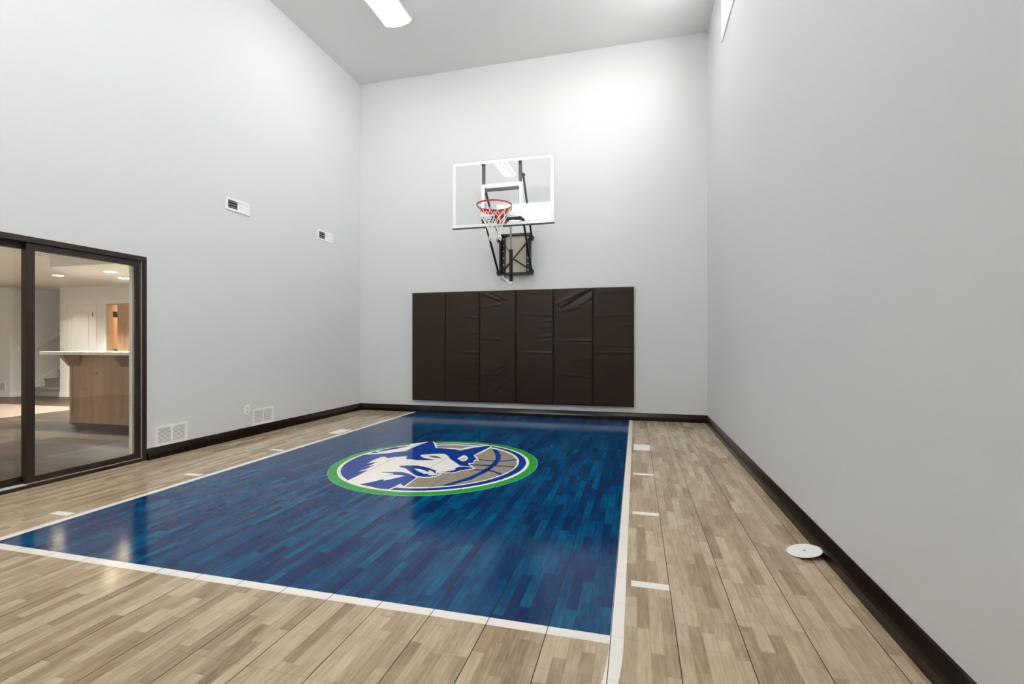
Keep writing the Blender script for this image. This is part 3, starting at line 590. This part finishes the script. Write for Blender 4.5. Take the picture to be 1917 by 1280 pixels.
for zz in (.305, .350):
    sk_ = obj('socket', B(((XL+.006, 4.908, zz-.012), (XL+.009, 4.939, zz+.016)), bev=.001), 'trimwhite', t)
    for yy in (4.917, 4.928): obj('slot', B(((XL+.009, yy, zz-.003), (XL+.0093, yy+.002, zz+.008))), 'dark', sk_)

# ------------------------------------------------------------------ white round floor plate leaning on the right baseboard
t = thing('floor_cover_plate', 'white round cover plate with a small centre hole lying tilted against the right baseboard', 'cover plate', (.897, 2.935, 0))
ca = math.radians(11); R4 = Matrix.Translation((.897, 2.935, .0185)) @ Matrix.Rotation(-ca, 4, 'Y')
bm = bmesh.new(); lathe(bm, (0, 0, 0), [(.080, -.003), (.087, -.001), (.0875, .001), (.085, .003), (.077, .0032), (.076, .0026)], 48)
bmesh.ops.transform(bm, matrix=R4, verts=bm.verts); obj('plate', bm, 'white', t)
bm = bmesh.new(); lathe(bm, (0, 0, 0), [(.0055, .0026), (.0055, .0031)], 14); bmesh.ops.transform(bm, matrix=R4, verts=bm.verts); obj('centre_hole', bm, 'dark', t)

# ------------------------------------------------------------------ ceiling fixtures
def lens_mat():
    s = N('fixture_lens'); tc = s.n('ShaderNodeTexCoord'); sp = s.n('ShaderNodeSeparateXYZ'); s.l(tc.outputs['Object'], sp.inputs[0])
    w = s.math('POWER', s.math('ABSOLUTE', s.math('SINE', s.math('MULTIPLY', sp.outputs[0], math.pi/.098))), 3.5)   # four tubes behind the diffuser
    st = s.math('MULTIPLY_ADD', w, LENS*2.2, LENS*.06)
    e = s.n('ShaderNodeEmission'); e.inputs[0].default_value = (1, .985, .955, 1); s.l(st, e.inputs[1]); s.l(e.outputs[0], s.out.inputs[0]); return s.m
LENS = 7.6
lensm = lens_mat()
def fixture(cx, y0, y1, lab):
    t = thing('ceiling_light', lab, 'ceiling light', (cx, (y0+y1)/2, ZC), 'wraparound ceiling lights')
    w = .216
    obj('housing', B(((cx-w, y0, ZC-.022), (cx+w, y1, ZC)), bev=.004), 'white', t)
    def prof(e): return [(cx - w*e + 2*w*e*k/14, ZC - .022 - .062*math.sin(math.pi*k/14)**.55) for k in range(15)]
    bm = bmesh.new(); p = prof(.97); A = [bm.verts.new((x, y0+.012, z)) for x, z in p]; D = [bm.verts.new((x, y1-.012, z)) for x, z in p]
    for k in range(14): bm.faces.new((A[k], A[k+1], D[k+1], D[k]))
    bm.faces.new((A[0], D[0], D[-1], A[-1])); o = obj('lens', bm, lensm, t, label='glowing prismatic diffuser')
    for ya, yb in ((y0, y0+.011), (y1-.011, y1)):
        bm = bmesh.new(); prism(bm, prof(1.), ya, yb, 'XZ'); obj('end_cap', bm, 'white', t)
    return t
fixture(-3.255, 4.895, 6.11, 'long white ceiling light glowing at the top of the picture')
fixture(-.455, 4.895, 6.11, 'ceiling light over the right half of the court, just above the picture')
fixture(-.455, .88, 2.10, 'unseen ceiling light added over the right half of the court, beside the camera')  # unseen, added to even out light on the floor and lower walls
fixture(-3.255, .88, 2.10, 'ceiling light nearer the camera, seen only as a reflection in the backboard')

# ------------------------------------------------------------------ sliding glass door between the court and the lounge
xo, xi = XL + .014, XL - .110
bm = bmesh.new()
box(bm, (xi, DY1-.034, 0), (xo, DY1+.004, DZ+.004), .002)              # right jamb
box(bm, (xi, DY0-.004, 0), (xo, DY0+.034, DZ+.004), .002)
box(bm, (xi, DY0+.034, DZ-.042), (xo, DY1-.034, DZ+.004), .002)         # head
box(bm, (xi, DY0+.034, 0), (xo, DY1-.034, .026), .002)                  # sill
box(bm, (XL-.055, DY0+.034, DZ-.07), (XL-.05, 2.70, DZ-.042))
door = struct('door_1', bm, 'bronze', 'dark bronze framed sliding glass door in the left wall', 'sliding door')
obj('sill_track', B(((XL-.052, DY0+.036, .0262), (XL+.002, 2.703, .034))), 'trimwhite', door, label='white sill track')
px0, px1 = XL - .046, XL - .006
PY0, PY1, PZa, PZb = 2.703, DY1-.034, .034, DZ-.042
def panel(y0, y1, xa, xb, sw, lab):
    bm = bmesh.new(); box(bm, (xa, y0, PZa), (xb, y0+sw[0], PZb), .002); box(bm, (xa, y1-sw[1], PZa), (xb, y1, PZb), .002)
    box(bm, (xa, y0+sw[0], PZb-sw[2]), (xb, y1-sw[1], PZb), .002); box(bm, (xa, y0+sw[0], PZa), (xb, y1-sw[1], PZa+sw[3]), .002)
    p = obj('door_panel', bm, 'bronze', door, label=lab)
    xm = (xa+xb)/2
    obj('glass_pane', B(((xm-.003, y0+sw[0]-.004, PZa+sw[3]-.004), (xm+.003, y1-sw[1]+.004, PZb-sw[2]+.004))), 'glass', p)
    return p
panel(PY0, PY1, px0, px1, (.058, .030, .056, .052), 'fixed glass panel nearer the corner')
panel(DY0+.034, 2.785, XL-.104, XL-.056, (.058, .06, .05, .06), 'sliding glass panel nearer the camera')
obj('gasket', B(((px1, PY1-.007, PZa), (px1+.004, PY1, PZb)), ((px1-.002, PY0, PZa-.004), (px1+.006, PY1, PZa+.002))), 'gasket', door, label='thin pale weather seal')
struct('trim_1', B(((XL-WT-.012, DY1-.052, 0), (XL-WT+.030, DY1, DZ)), ((XL-WT-.012, DY1-.002, 0), (XL-WT, DY1+.06, DZ+.06)), ((XL-WT-.012, DY0-.06, DZ), (XL-WT, DY1, DZ+.06)),
    ((XL-WT-.012, DY0-.06, 0), (XL-WT, DY0, DZ))), 'white', 'white casing on the lounge side of the sliding door', 'trim')

# ------------------------------------------------------------------ lounge beyond the glass
LX1, LX0, LY0, LYD, LZ = XL - WT, -14.9, -1.6, 7.577, 2.386
def laminate():
    s = N('dark_laminate'); tc = s.n('ShaderNodeTexCoord'); sp = s.n('ShaderNodeSeparateXYZ'); s.l(tc.outputs['Object'], sp.inputs[0])
    r = s.math('FLOOR', s.math('MULTIPLY', sp.outputs[1], 1/.16)); wn = s.n('ShaderNodeTexWhiteNoise', noise_dimensions='1D'); s.l(r, wn.inputs['W'])
    c = s.math('FLOOR', s.math('ADD', s.math('MULTIPLY', sp.outputs[0], 1/1.2), s.math('MULTIPLY', wn.outputs['Value'], 7.)))
    cb = s.n('ShaderNodeCombineXYZ'); s.l(r, cb.inputs[0]); s.l(c, cb.inputs[1]); w2 = s.n('ShaderNodeTexWhiteNoise'); s.l(cb.outputs[0], w2.inputs['Vector'])
    mp = s.n('ShaderNodeMapping'); mp.inputs['Scale'].default_value = (1.6, 16, 1); s.l(tc.outputs['Object'], mp.inputs[0])
    nz = s.n('ShaderNodeTexNoise'); nz.inputs['Scale'].default_value = 1; nz.inputs['Detail'].default_value = 5; s.l(mp.outputs[0], nz.inputs['Vector'])
    v = s.math('ADD', s.math('MULTIPLY', w2.outputs['Value'], .35), s.math('MULTIPLY', nz.outputs['Fac'], .75))
    s.bsdf(s.ramp(v, [(.15, srgb('#211811')), (.5, srgb('#34291f')), (.9, srgb('#564737'))]), .4, spec=.2); return s.m
def alder():
    s = N('knotty_alder'); tc = s.n('ShaderNodeTexCoord')
    mp = s.n('ShaderNodeMapping'); mp.inputs['Scale'].default_value = (7, 7, .8); s.l(tc.outputs['Object'], mp.inputs[0])
    nz = s.n('ShaderNodeTexNoise'); nz.inputs['Scale'].default_value = 1; nz.inputs['Detail'].default_value = 4; s.l(mp.outputs[0], nz.inputs['Vector'])
    vo = s.n('ShaderNodeTexVoronoi'); vo.inputs['Scale'].default_value = 2.6; s.l(tc.outputs['Object'], vo.inputs['Vector'])
    k = s.math('LESS_THAN', vo.outputs['Distance'], .055)
    col = s.ramp(nz.outputs['Fac'], [(.2, srgb('#a08064')), (.5, srgb('#b39475')), (.8, srgb('#c4a88a'))])
    s.bsdf(s.mix(s.math('MULTIPLY', k, .55), col, srgb('#5c3a22')), .45); return s.m
M['lam'] = laminate(); M['alder'] = alder()
M['lwall'] = simple('lounge_wall_paint', '#e0ded9', .75, noise=.01); M['lceil'] = simple('lounge_ceiling_paint', '#dcd6ca', .85, noise=.03, nscale=160, bstr=.2)
M['carpet'] = simple('beige_carpet', '#7b6b60', .95, spec=.1, noise=.12, nscale=260, bstr=.4); M['greycarpet'] = simple('grey_stair_carpet', '#8d8779', .95, spec=.1, noise=.15, nscale=260, bstr=.4)
M['counter'] = simple('pale_counter', '#efe9dd', .3); M['tan'] = simple('tan_door', '#b8966f', .5, noise=.06, nscale=5); M['hinge'] = simple('dark_hinge', '#2e2a22', .4)
struct('floor_lounge', B(((LX0, LY0, -.12), (LX1, 11.2, 0))), 'lam', 'dark wood-look floor of the lounge beyond the glass', 'floor')
tag(obj('carpet', B(((LX0+.12, LY0+.1, .0005), (-9.52, 6.38, .008))), 'carpet'), 'beige carpet seen through the left glass panel, meeting the dark lounge floor', 'carpet')
struct('ceiling_lounge', B(((LX0, LY0, LZ), (LX1, 11.2, LZ+.1))), 'lceil', 'low ceiling of the lounge beyond the glass', 'ceiling')
D3a, D3b = -10.81, -10.03
struct('wall_lounge_far', B(((-12.17, LYD, 0), (D3a, LYD+.12, LZ)), ((D3a, LYD, 2.0), (D3b, LYD+.12, LZ)), ((D3b, LYD, 0), (LX1, LYD+.12, LZ))), 'lwall', 'lounge wall with the two doors', 'wall')
struct('wall_stair_left', B(((-13.27, 7.26, 0), (-13.15, 11.1, LZ)), ((LX0, 7.26, 0), (-13.27, 7.38, LZ)), ((-13.15, 11.0, 0), (-12.17, 11.1, LZ))), 'lwall', 'wall on the left of the stairs', 'wall')
struct('wall_stair_right', B(((-12.17, LYD+.12, 0), (-12.05, 11.1, LZ))), 'lwall', 'wall on the right of the stairs', 'wall')
struct('wall_lounge_end', B(((LX0, LY0, 0), (LX0+.1, 7.26, LZ))), 'lwall', 'far end wall of the lounge', 'wall')
struct('wall_lounge_near', B(((LX0+.1, LY0, 0), (LX1, LY0+.1, LZ))), 'lwall', 'near wall of the lounge', 'wall')
struct('wall_closet', B(((-11.5, 9.6, 0), (-9.2, 9.7, LZ)), ((-11.5, LYD+.12, 0), (-11.4, 9.6, LZ)), ((-9.3, LYD+.12, 0), (-9.2, 9.6, LZ))), 'tan', 'warm-lit walls of the small room behind the open door', 'wall')
bm = bmesh.new(); prism(bm, [(LX1, 4.69), (-7.72, 4.69), (-8.36, 5.33), (-8.36, LYD), (LX1, LYD)], 2.2, LZ, 'XY')
struct('trim_2', bm, 'lceil', 'lowered ceiling section above the bar', 'ceiling soffit')
struct('baseboard_lounge', B(((-12.17, LYD-.015, 0), (-12.05, LYD, .11)), ((-11.10, LYD-.015, 0), (-10.91, LYD, .11)), ((-9.93, LYD-.015, 0), (LX1, LYD, .11)),
    ((LX0+.1, 7.245, 0), (-13.15, 7.26, .11)), ((-13.15, 7.245, 0), (-13.135, 7.60, .11))), 'trimwhite', 'white baseboard of the lounge', 'baseboard')
# doors
def arch_panel(bm, x0, x1, z0, z1, y, arch):
    """raised frame moulding of a door panel with an arched top"""
    pts = [(x0, z0), (x1, z0), (x1, z1 - arch)]
    for k in range(1, 12): a = k/12; pts.append((x1 + (x0-x1)*a, z1 - arch + arch*math.sin(math.pi*a)))
    pts.append((x0, z1 - arch)); n = len(pts)
    for i in range(n):
        p, q = pts[i], pts[(i+1) % n]
        if abs(p[0]-q[0]) + abs(p[1]-q[1]) > .001: bar(bm, (p[0], y, p[1]), (q[0], y, q[1]), .012, .022, (0, 1, 0) if False else (0, 0, 1) if abs(p[0]-q[0]) > abs(p[1]-q[1]) else (1, 0, 0))
def casing(bm, x0, x1, y, top=2.0, w=.085):
    box(bm, (x0-w, y-.018, 0), (x0, y, top+w), .002); box(bm, (x1, y-.018, 0), (x1+w, y, top+w), .002); box(bm, (x0, y-.018, top), (x1, y, top+w), .002)
bm = bmesh.new(); box(bm, (-11.93, LYD-.010, .008), (-11.185, LYD-.0005, 1.995), .001)
d2 = struct('door_2', bm, 'trimwhite', 'closed white lounge door with an arched panel', 'door')
bm = bmesh.new(); casing(bm, -11.94, -11.175, LYD); obj('casing', bm, 'trimwhite', d2)
bm = bmesh.new(); arch_panel(bm, -11.80, -11.32, 1.02, 1.86, LYD-.014, .07); arch_panel(bm, -11.80, -11.32, .2, .88, LYD-.014, .001); obj('panel_moulding', bm, 'trimwhite', d2)
for zz in (1.78, .98, .2):
    obj('hinge', B(((-11.192, LYD-.020, zz-.05), (-11.178, LYD-.012, zz+.05))), 'hinge', d2)
bm = bmesh.new()
leaf = Matrix.Translation((-10.66, LYD+.10, 0)) @ Matrix.Rotation(math.radians(24), 4, 'Z')
box(bm, (0, 0, .008), (.60, .038, 1.985), .002); bmesh.ops.transform(bm, matrix=leaf, verts=bm.verts)
d3 = struct('door_3', bm, 'tan', 'warm-toned door standing ajar behind the bar', 'door')
bm = bmesh.new(); casing(bm, D3a, D3b, LYD); obj('casing', bm, 'trimwhite', d3)
obj('jamb', B(((D3a, LYD, 0), (D3a+.02, LYD+.12, 2.0)), ((D3b-.02, LYD, 0), (D3b, LYD+.12, 2.0)), ((D3a+.02, LYD, 1.985), (D3b-.02, LYD+.12, 2.0))), 'tan', d3)
bm = bmesh.new(); arch_panel(bm, .13, .47, 1.02, 1.84, -.004, .07); arch_panel(bm, .13, .47, .2, .88, -.004, .001); bmesh.ops.transform(bm, matrix=leaf, verts=bm.verts); obj('panel_moulding', bm, 'tan', d3)
for zz in (1.78, .98, .2):
    bm = bmesh.new(); box(bm, (-.075, -.012, zz-.06), (.0, .006, zz+.06)); bmesh.ops.transform(bm, matrix=leaf, verts=bm.verts); obj('hinge', bm, 'hinge', d3)
# stairs
st = thing('staircase', 'grey carpeted stairs rising away beyond the bar, seen through the glass', 'stairs', (-12.66, 7.62, 0))
for k in range(9):
    y = 7.62 + .265*k
    obj('step', B(((-13.149, y, .18*k), (-12.171, y+.265 if k < 8 else 10.99, .18*(k+1))), ((-13.149, y-.02, .18*(k+1)-.03), (-12.171, y, .18*(k+1))), bev=0), 'greycarpet', st)
def slope(z0, y): return z0 + (y-7.62)*.18/.265
bm = bmesh.new(); prism(bm, [(7.60, .0), (7.60, slope(.255, 7.60)), (10.0, slope(.255, 10.0)), (10.0, slope(.0, 10.0))], -13.1495, -13.137, 'YZ'); obj('skirt_board', bm, 'trimwhite', st, label='white sloping skirt board')
t = thing('handrail', 'white sloping handrail on the wall beside the stairs', 'handrail', (-13.15, 7.6, 1.0))
bm = bmesh.new(); bar(bm, (-13.085, 7.45, slope(1.03, 7.45)), (-13.085, 9.7, slope(1.03, 9.7)), .035, .055); obj('rail', bm, 'trimwhite', t)
for yy in (7.75, 8.7, 9.5):
    bm = bmesh.new(); bar(bm, (-13.149, yy, slope(.97, yy)), (-13.085, yy, slope(1.0, yy)), .02); obj('bracket', bm, 'hinge', t)
# small wall fittings beyond the glass
t = thing('light_switch', 'small white light switch on the lounge wall beside the stairs', 'switch', (-13.15, 7.42, 1.03))
obj('plate', B(((-13.15, 7.37, .99), (-13.143, 7.45, 1.11)), bev=.001), 'trimwhite', t); obj('rocker', B(((-13.143, 7.395, 1.025), (-13.139, 7.425, 1.08))), 'white', t)
t = thing('lounge_grille', 'small white floor-level grille on the lounge wall at the left picture edge', 'air vent', (-13.35, 7.26, .13))
obj('frame', B(((-13.62, 7.252, .13), (-13.28, 7.26, .33)), bev=.001), 'trimwhite', t); obj('louvres', B(*[((-13.59, 7.249, .155+.022*k), (-13.31, 7.252, .165+.022*k)) for k in range(7)]), 'louvre', t)
# bar
BY, BX = 5.156, -8.089
t = thing('bar_counter', 'knotty wood bar base standing in the lounge beyond the glass', 'bar', (-6.9, 5.3, 0))
obj('body', B(((BX+.012, BY+.016, 0), (-5.3, 5.46, .999))), 'alder', t)
obj('stile', B(((BX, BY, 0), (-8.045, BY+.016, .999)), bev=.002), 'alder', t); obj('stile', B(((-6.975, BY, 0), (-6.93, BY+.016, .999)), bev=.002), 'alder', t)
obj('rail', B(((-8.045, BY, 0), (-6.975, BY+.016, .085)), bev=.002), 'alder', t); obj('end_panel', B(((BX, BY+.016, 0), (BX+.012, 5.46, .999))), 'alder', t)
for x in (-7.93, -6.965):
    bm = bmesh.new(); prism(bm, [(BY, .999), (4.936, .999), (4.936, .965), (5.035, .836), (BY, .836)], x, x+.06, 'YZ'); obj('corbel', bm, 'alder', t)
tag(obj('bar_worktop', B(((-8.20, 4.855, 1.0005), (-5.25, 5.50, 1.045)), bev=.004), 'counter'), 'long pale worktop lying on the wooden bar', 'worktop')
# recessed lights
warm = emit('downlight_glow', '#ffe2bd', 22.)
def downlight(x, y, zc, lab, pw=14):
    t = thing('recessed_ceiling_light', lab, 'ceiling light', (x, y, zc), 'recessed lights of the lounge')
    bm = bmesh.new(); lathe(bm, (x, y, zc), [(.095, 0), (.095, -.006), (.075, -.008), (.072, -.003)], 28); obj('trim_ring', bm, 'white', t)
    bm = bmesh.new(); lathe(bm, (x, y, zc), [(.070, -.0085), (.070, -.0095)], 24); obj('lamp', bm, warm, t, label='glowing lamp')
    li = bpy.data.lights.new('lamp_light', 'AREA'); li.shape = 'DISK'; li.size = .13; li.energy = pw*3.1; li.color = (1, .98, .95); li.spread = math.radians(118)
    lo = bpy.data.objects.new('lamp_light', li); C.objects.link(lo); lo.parent = t; lo.location = (0, 0, -.012)
downlight(-10.02, 6.21, LZ, 'glowing recessed light in the lounge ceiling, left of the lowered section')
downlight(-7.33, 5.19, 2.2, 'glowing recessed light in the lowered ceiling, the nearer one above the bar')
downlight(-7.84, 5.75, 2.2, 'glowing recessed light in the lowered ceiling, the farther one above the bar')
for i, (x, y) in enumerate(((-10.4, 2.2), (-7.2, 1.6), (-12.6, 4.3), (-6.2, 6.4), (-13.4, .6), (-11.5, 6.6), (-9.0, 6.95))):  # unseen lamps spreading the lounge light; last two added to brighten the door wall
    if i == 5: downlight(x, y, LZ, 'unseen light added to brighten the wall at the closed white lounge door, hidden by the door post', 3)
    elif i == 6: downlight(x, y, LZ, 'unseen light added to brighten the wall at the ajar lounge door', 6)
    elif y > 5: downlight(x, y, 2.2, 'recessed light behind the bar, hidden by the door frame')
    else: downlight(x, y, LZ, ['recessed light over the middle of the lounge carpet', 'recessed light over the lounge floor near the glass', 'recessed light near the far end of the lounge', '', 'recessed light at the near far corner of the lounge'][i], (9, 8, 8, 8, 12)[i])
t = thing('closet_light', 'warm light in the small room behind the open lounge door', 'ceiling light', (-10.3, 8.8, LZ))
bm = bmesh.new(); lathe(bm, (-10.3, 8.8, LZ), [(.14, 0), (.14, -.03), (.10, -.06)], 24); obj('shade', bm, warm, t)
li = bpy.data.lights.new('lamp_light', 'AREA'); li.shape = 'DISK'; li.size = .2; li.energy = 22; li.color = (1, .85, .7); lo = bpy.data.objects.new('lamp_light', li); C.objects.link(lo); lo.parent = t; lo.location = (0, 0, -.07)
t = thing('ceiling_speaker', 'round white fitting on the lounge ceiling at the top of the glass', 'ceiling fitting', (-7.80, 4.57, LZ))
bm = bmesh.new(); lathe(bm, (-7.80, 4.57, LZ), [(.105, 0), (.105, -.012), (.08, -.03), (.04, -.036)], 28); obj('cover', bm, 'white', t)
for r in (.088, .06):
    bm = bmesh.new(); tube(bm, [(-7.80 + r*math.cos(a*math.pi/16), 4.57 + r*math.sin(a*math.pi/16), LZ - (.024 if r > .07 else .034)) for a in range(32)], .004, 6, True); obj('ring_groove', bm, 'louvre', t)

# ------------------------------------------------------------------ daylight, camera, view
w = bpy.data.worlds.new('sky'); bpy.context.scene.world = w; w.use_nodes = True
bg = w.node_tree.nodes['Background']; sk = w.node_tree.nodes.new('ShaderNodeTexSky')
sk.sky_type = 'NISHITA'; sk.sun_disc = False; sk.sun_elevation = math.radians(42); sk.sun_rotation = math.radians(200)
mxn = w.node_tree.nodes.new('ShaderNodeMix'); mxn.data_type = 'RGBA'; mxn.inputs[0].default_value = .65; mxn.inputs[7].default_value = (16, 16, 16.2, 1)
w.node_tree.links.new(sk.outputs[0], mxn.inputs[6]); w.node_tree.links.new(mxn.outputs[2], bg.inputs[0]); bg.inputs[1].default_value = 1.0
cam = bpy.data.cameras.new('camera'); co = bpy.data.objects.new('camera', cam); C.objects.link(co)
cam.sensor_width = 36; cam.lens = 891 / 1917 * 36; cam.shift_y = 3.5 / 1917; cam.clip_start = .05
co.location = (0, 0, 1.155); co.rotation_euler = (math.pi/2, 0, .2543)
sc = bpy.context.scene; sc.camera = co
sc.view_settings.view_transform = 'Standard'; sc.view_settings.look = 'None'; sc.view_settings.gamma = 1; sc.view_settings.use_curve_mapping = False
sc.view_settings.exposure = 1.2
sc.cycles.use_denoising = True; sc.cycles.max_bounces = 12; sc.cycles.diffuse_bounces = 6; sc.cycles.transparent_max_bounces = 16; sc.cycles.sample_clamp_indirect = 6
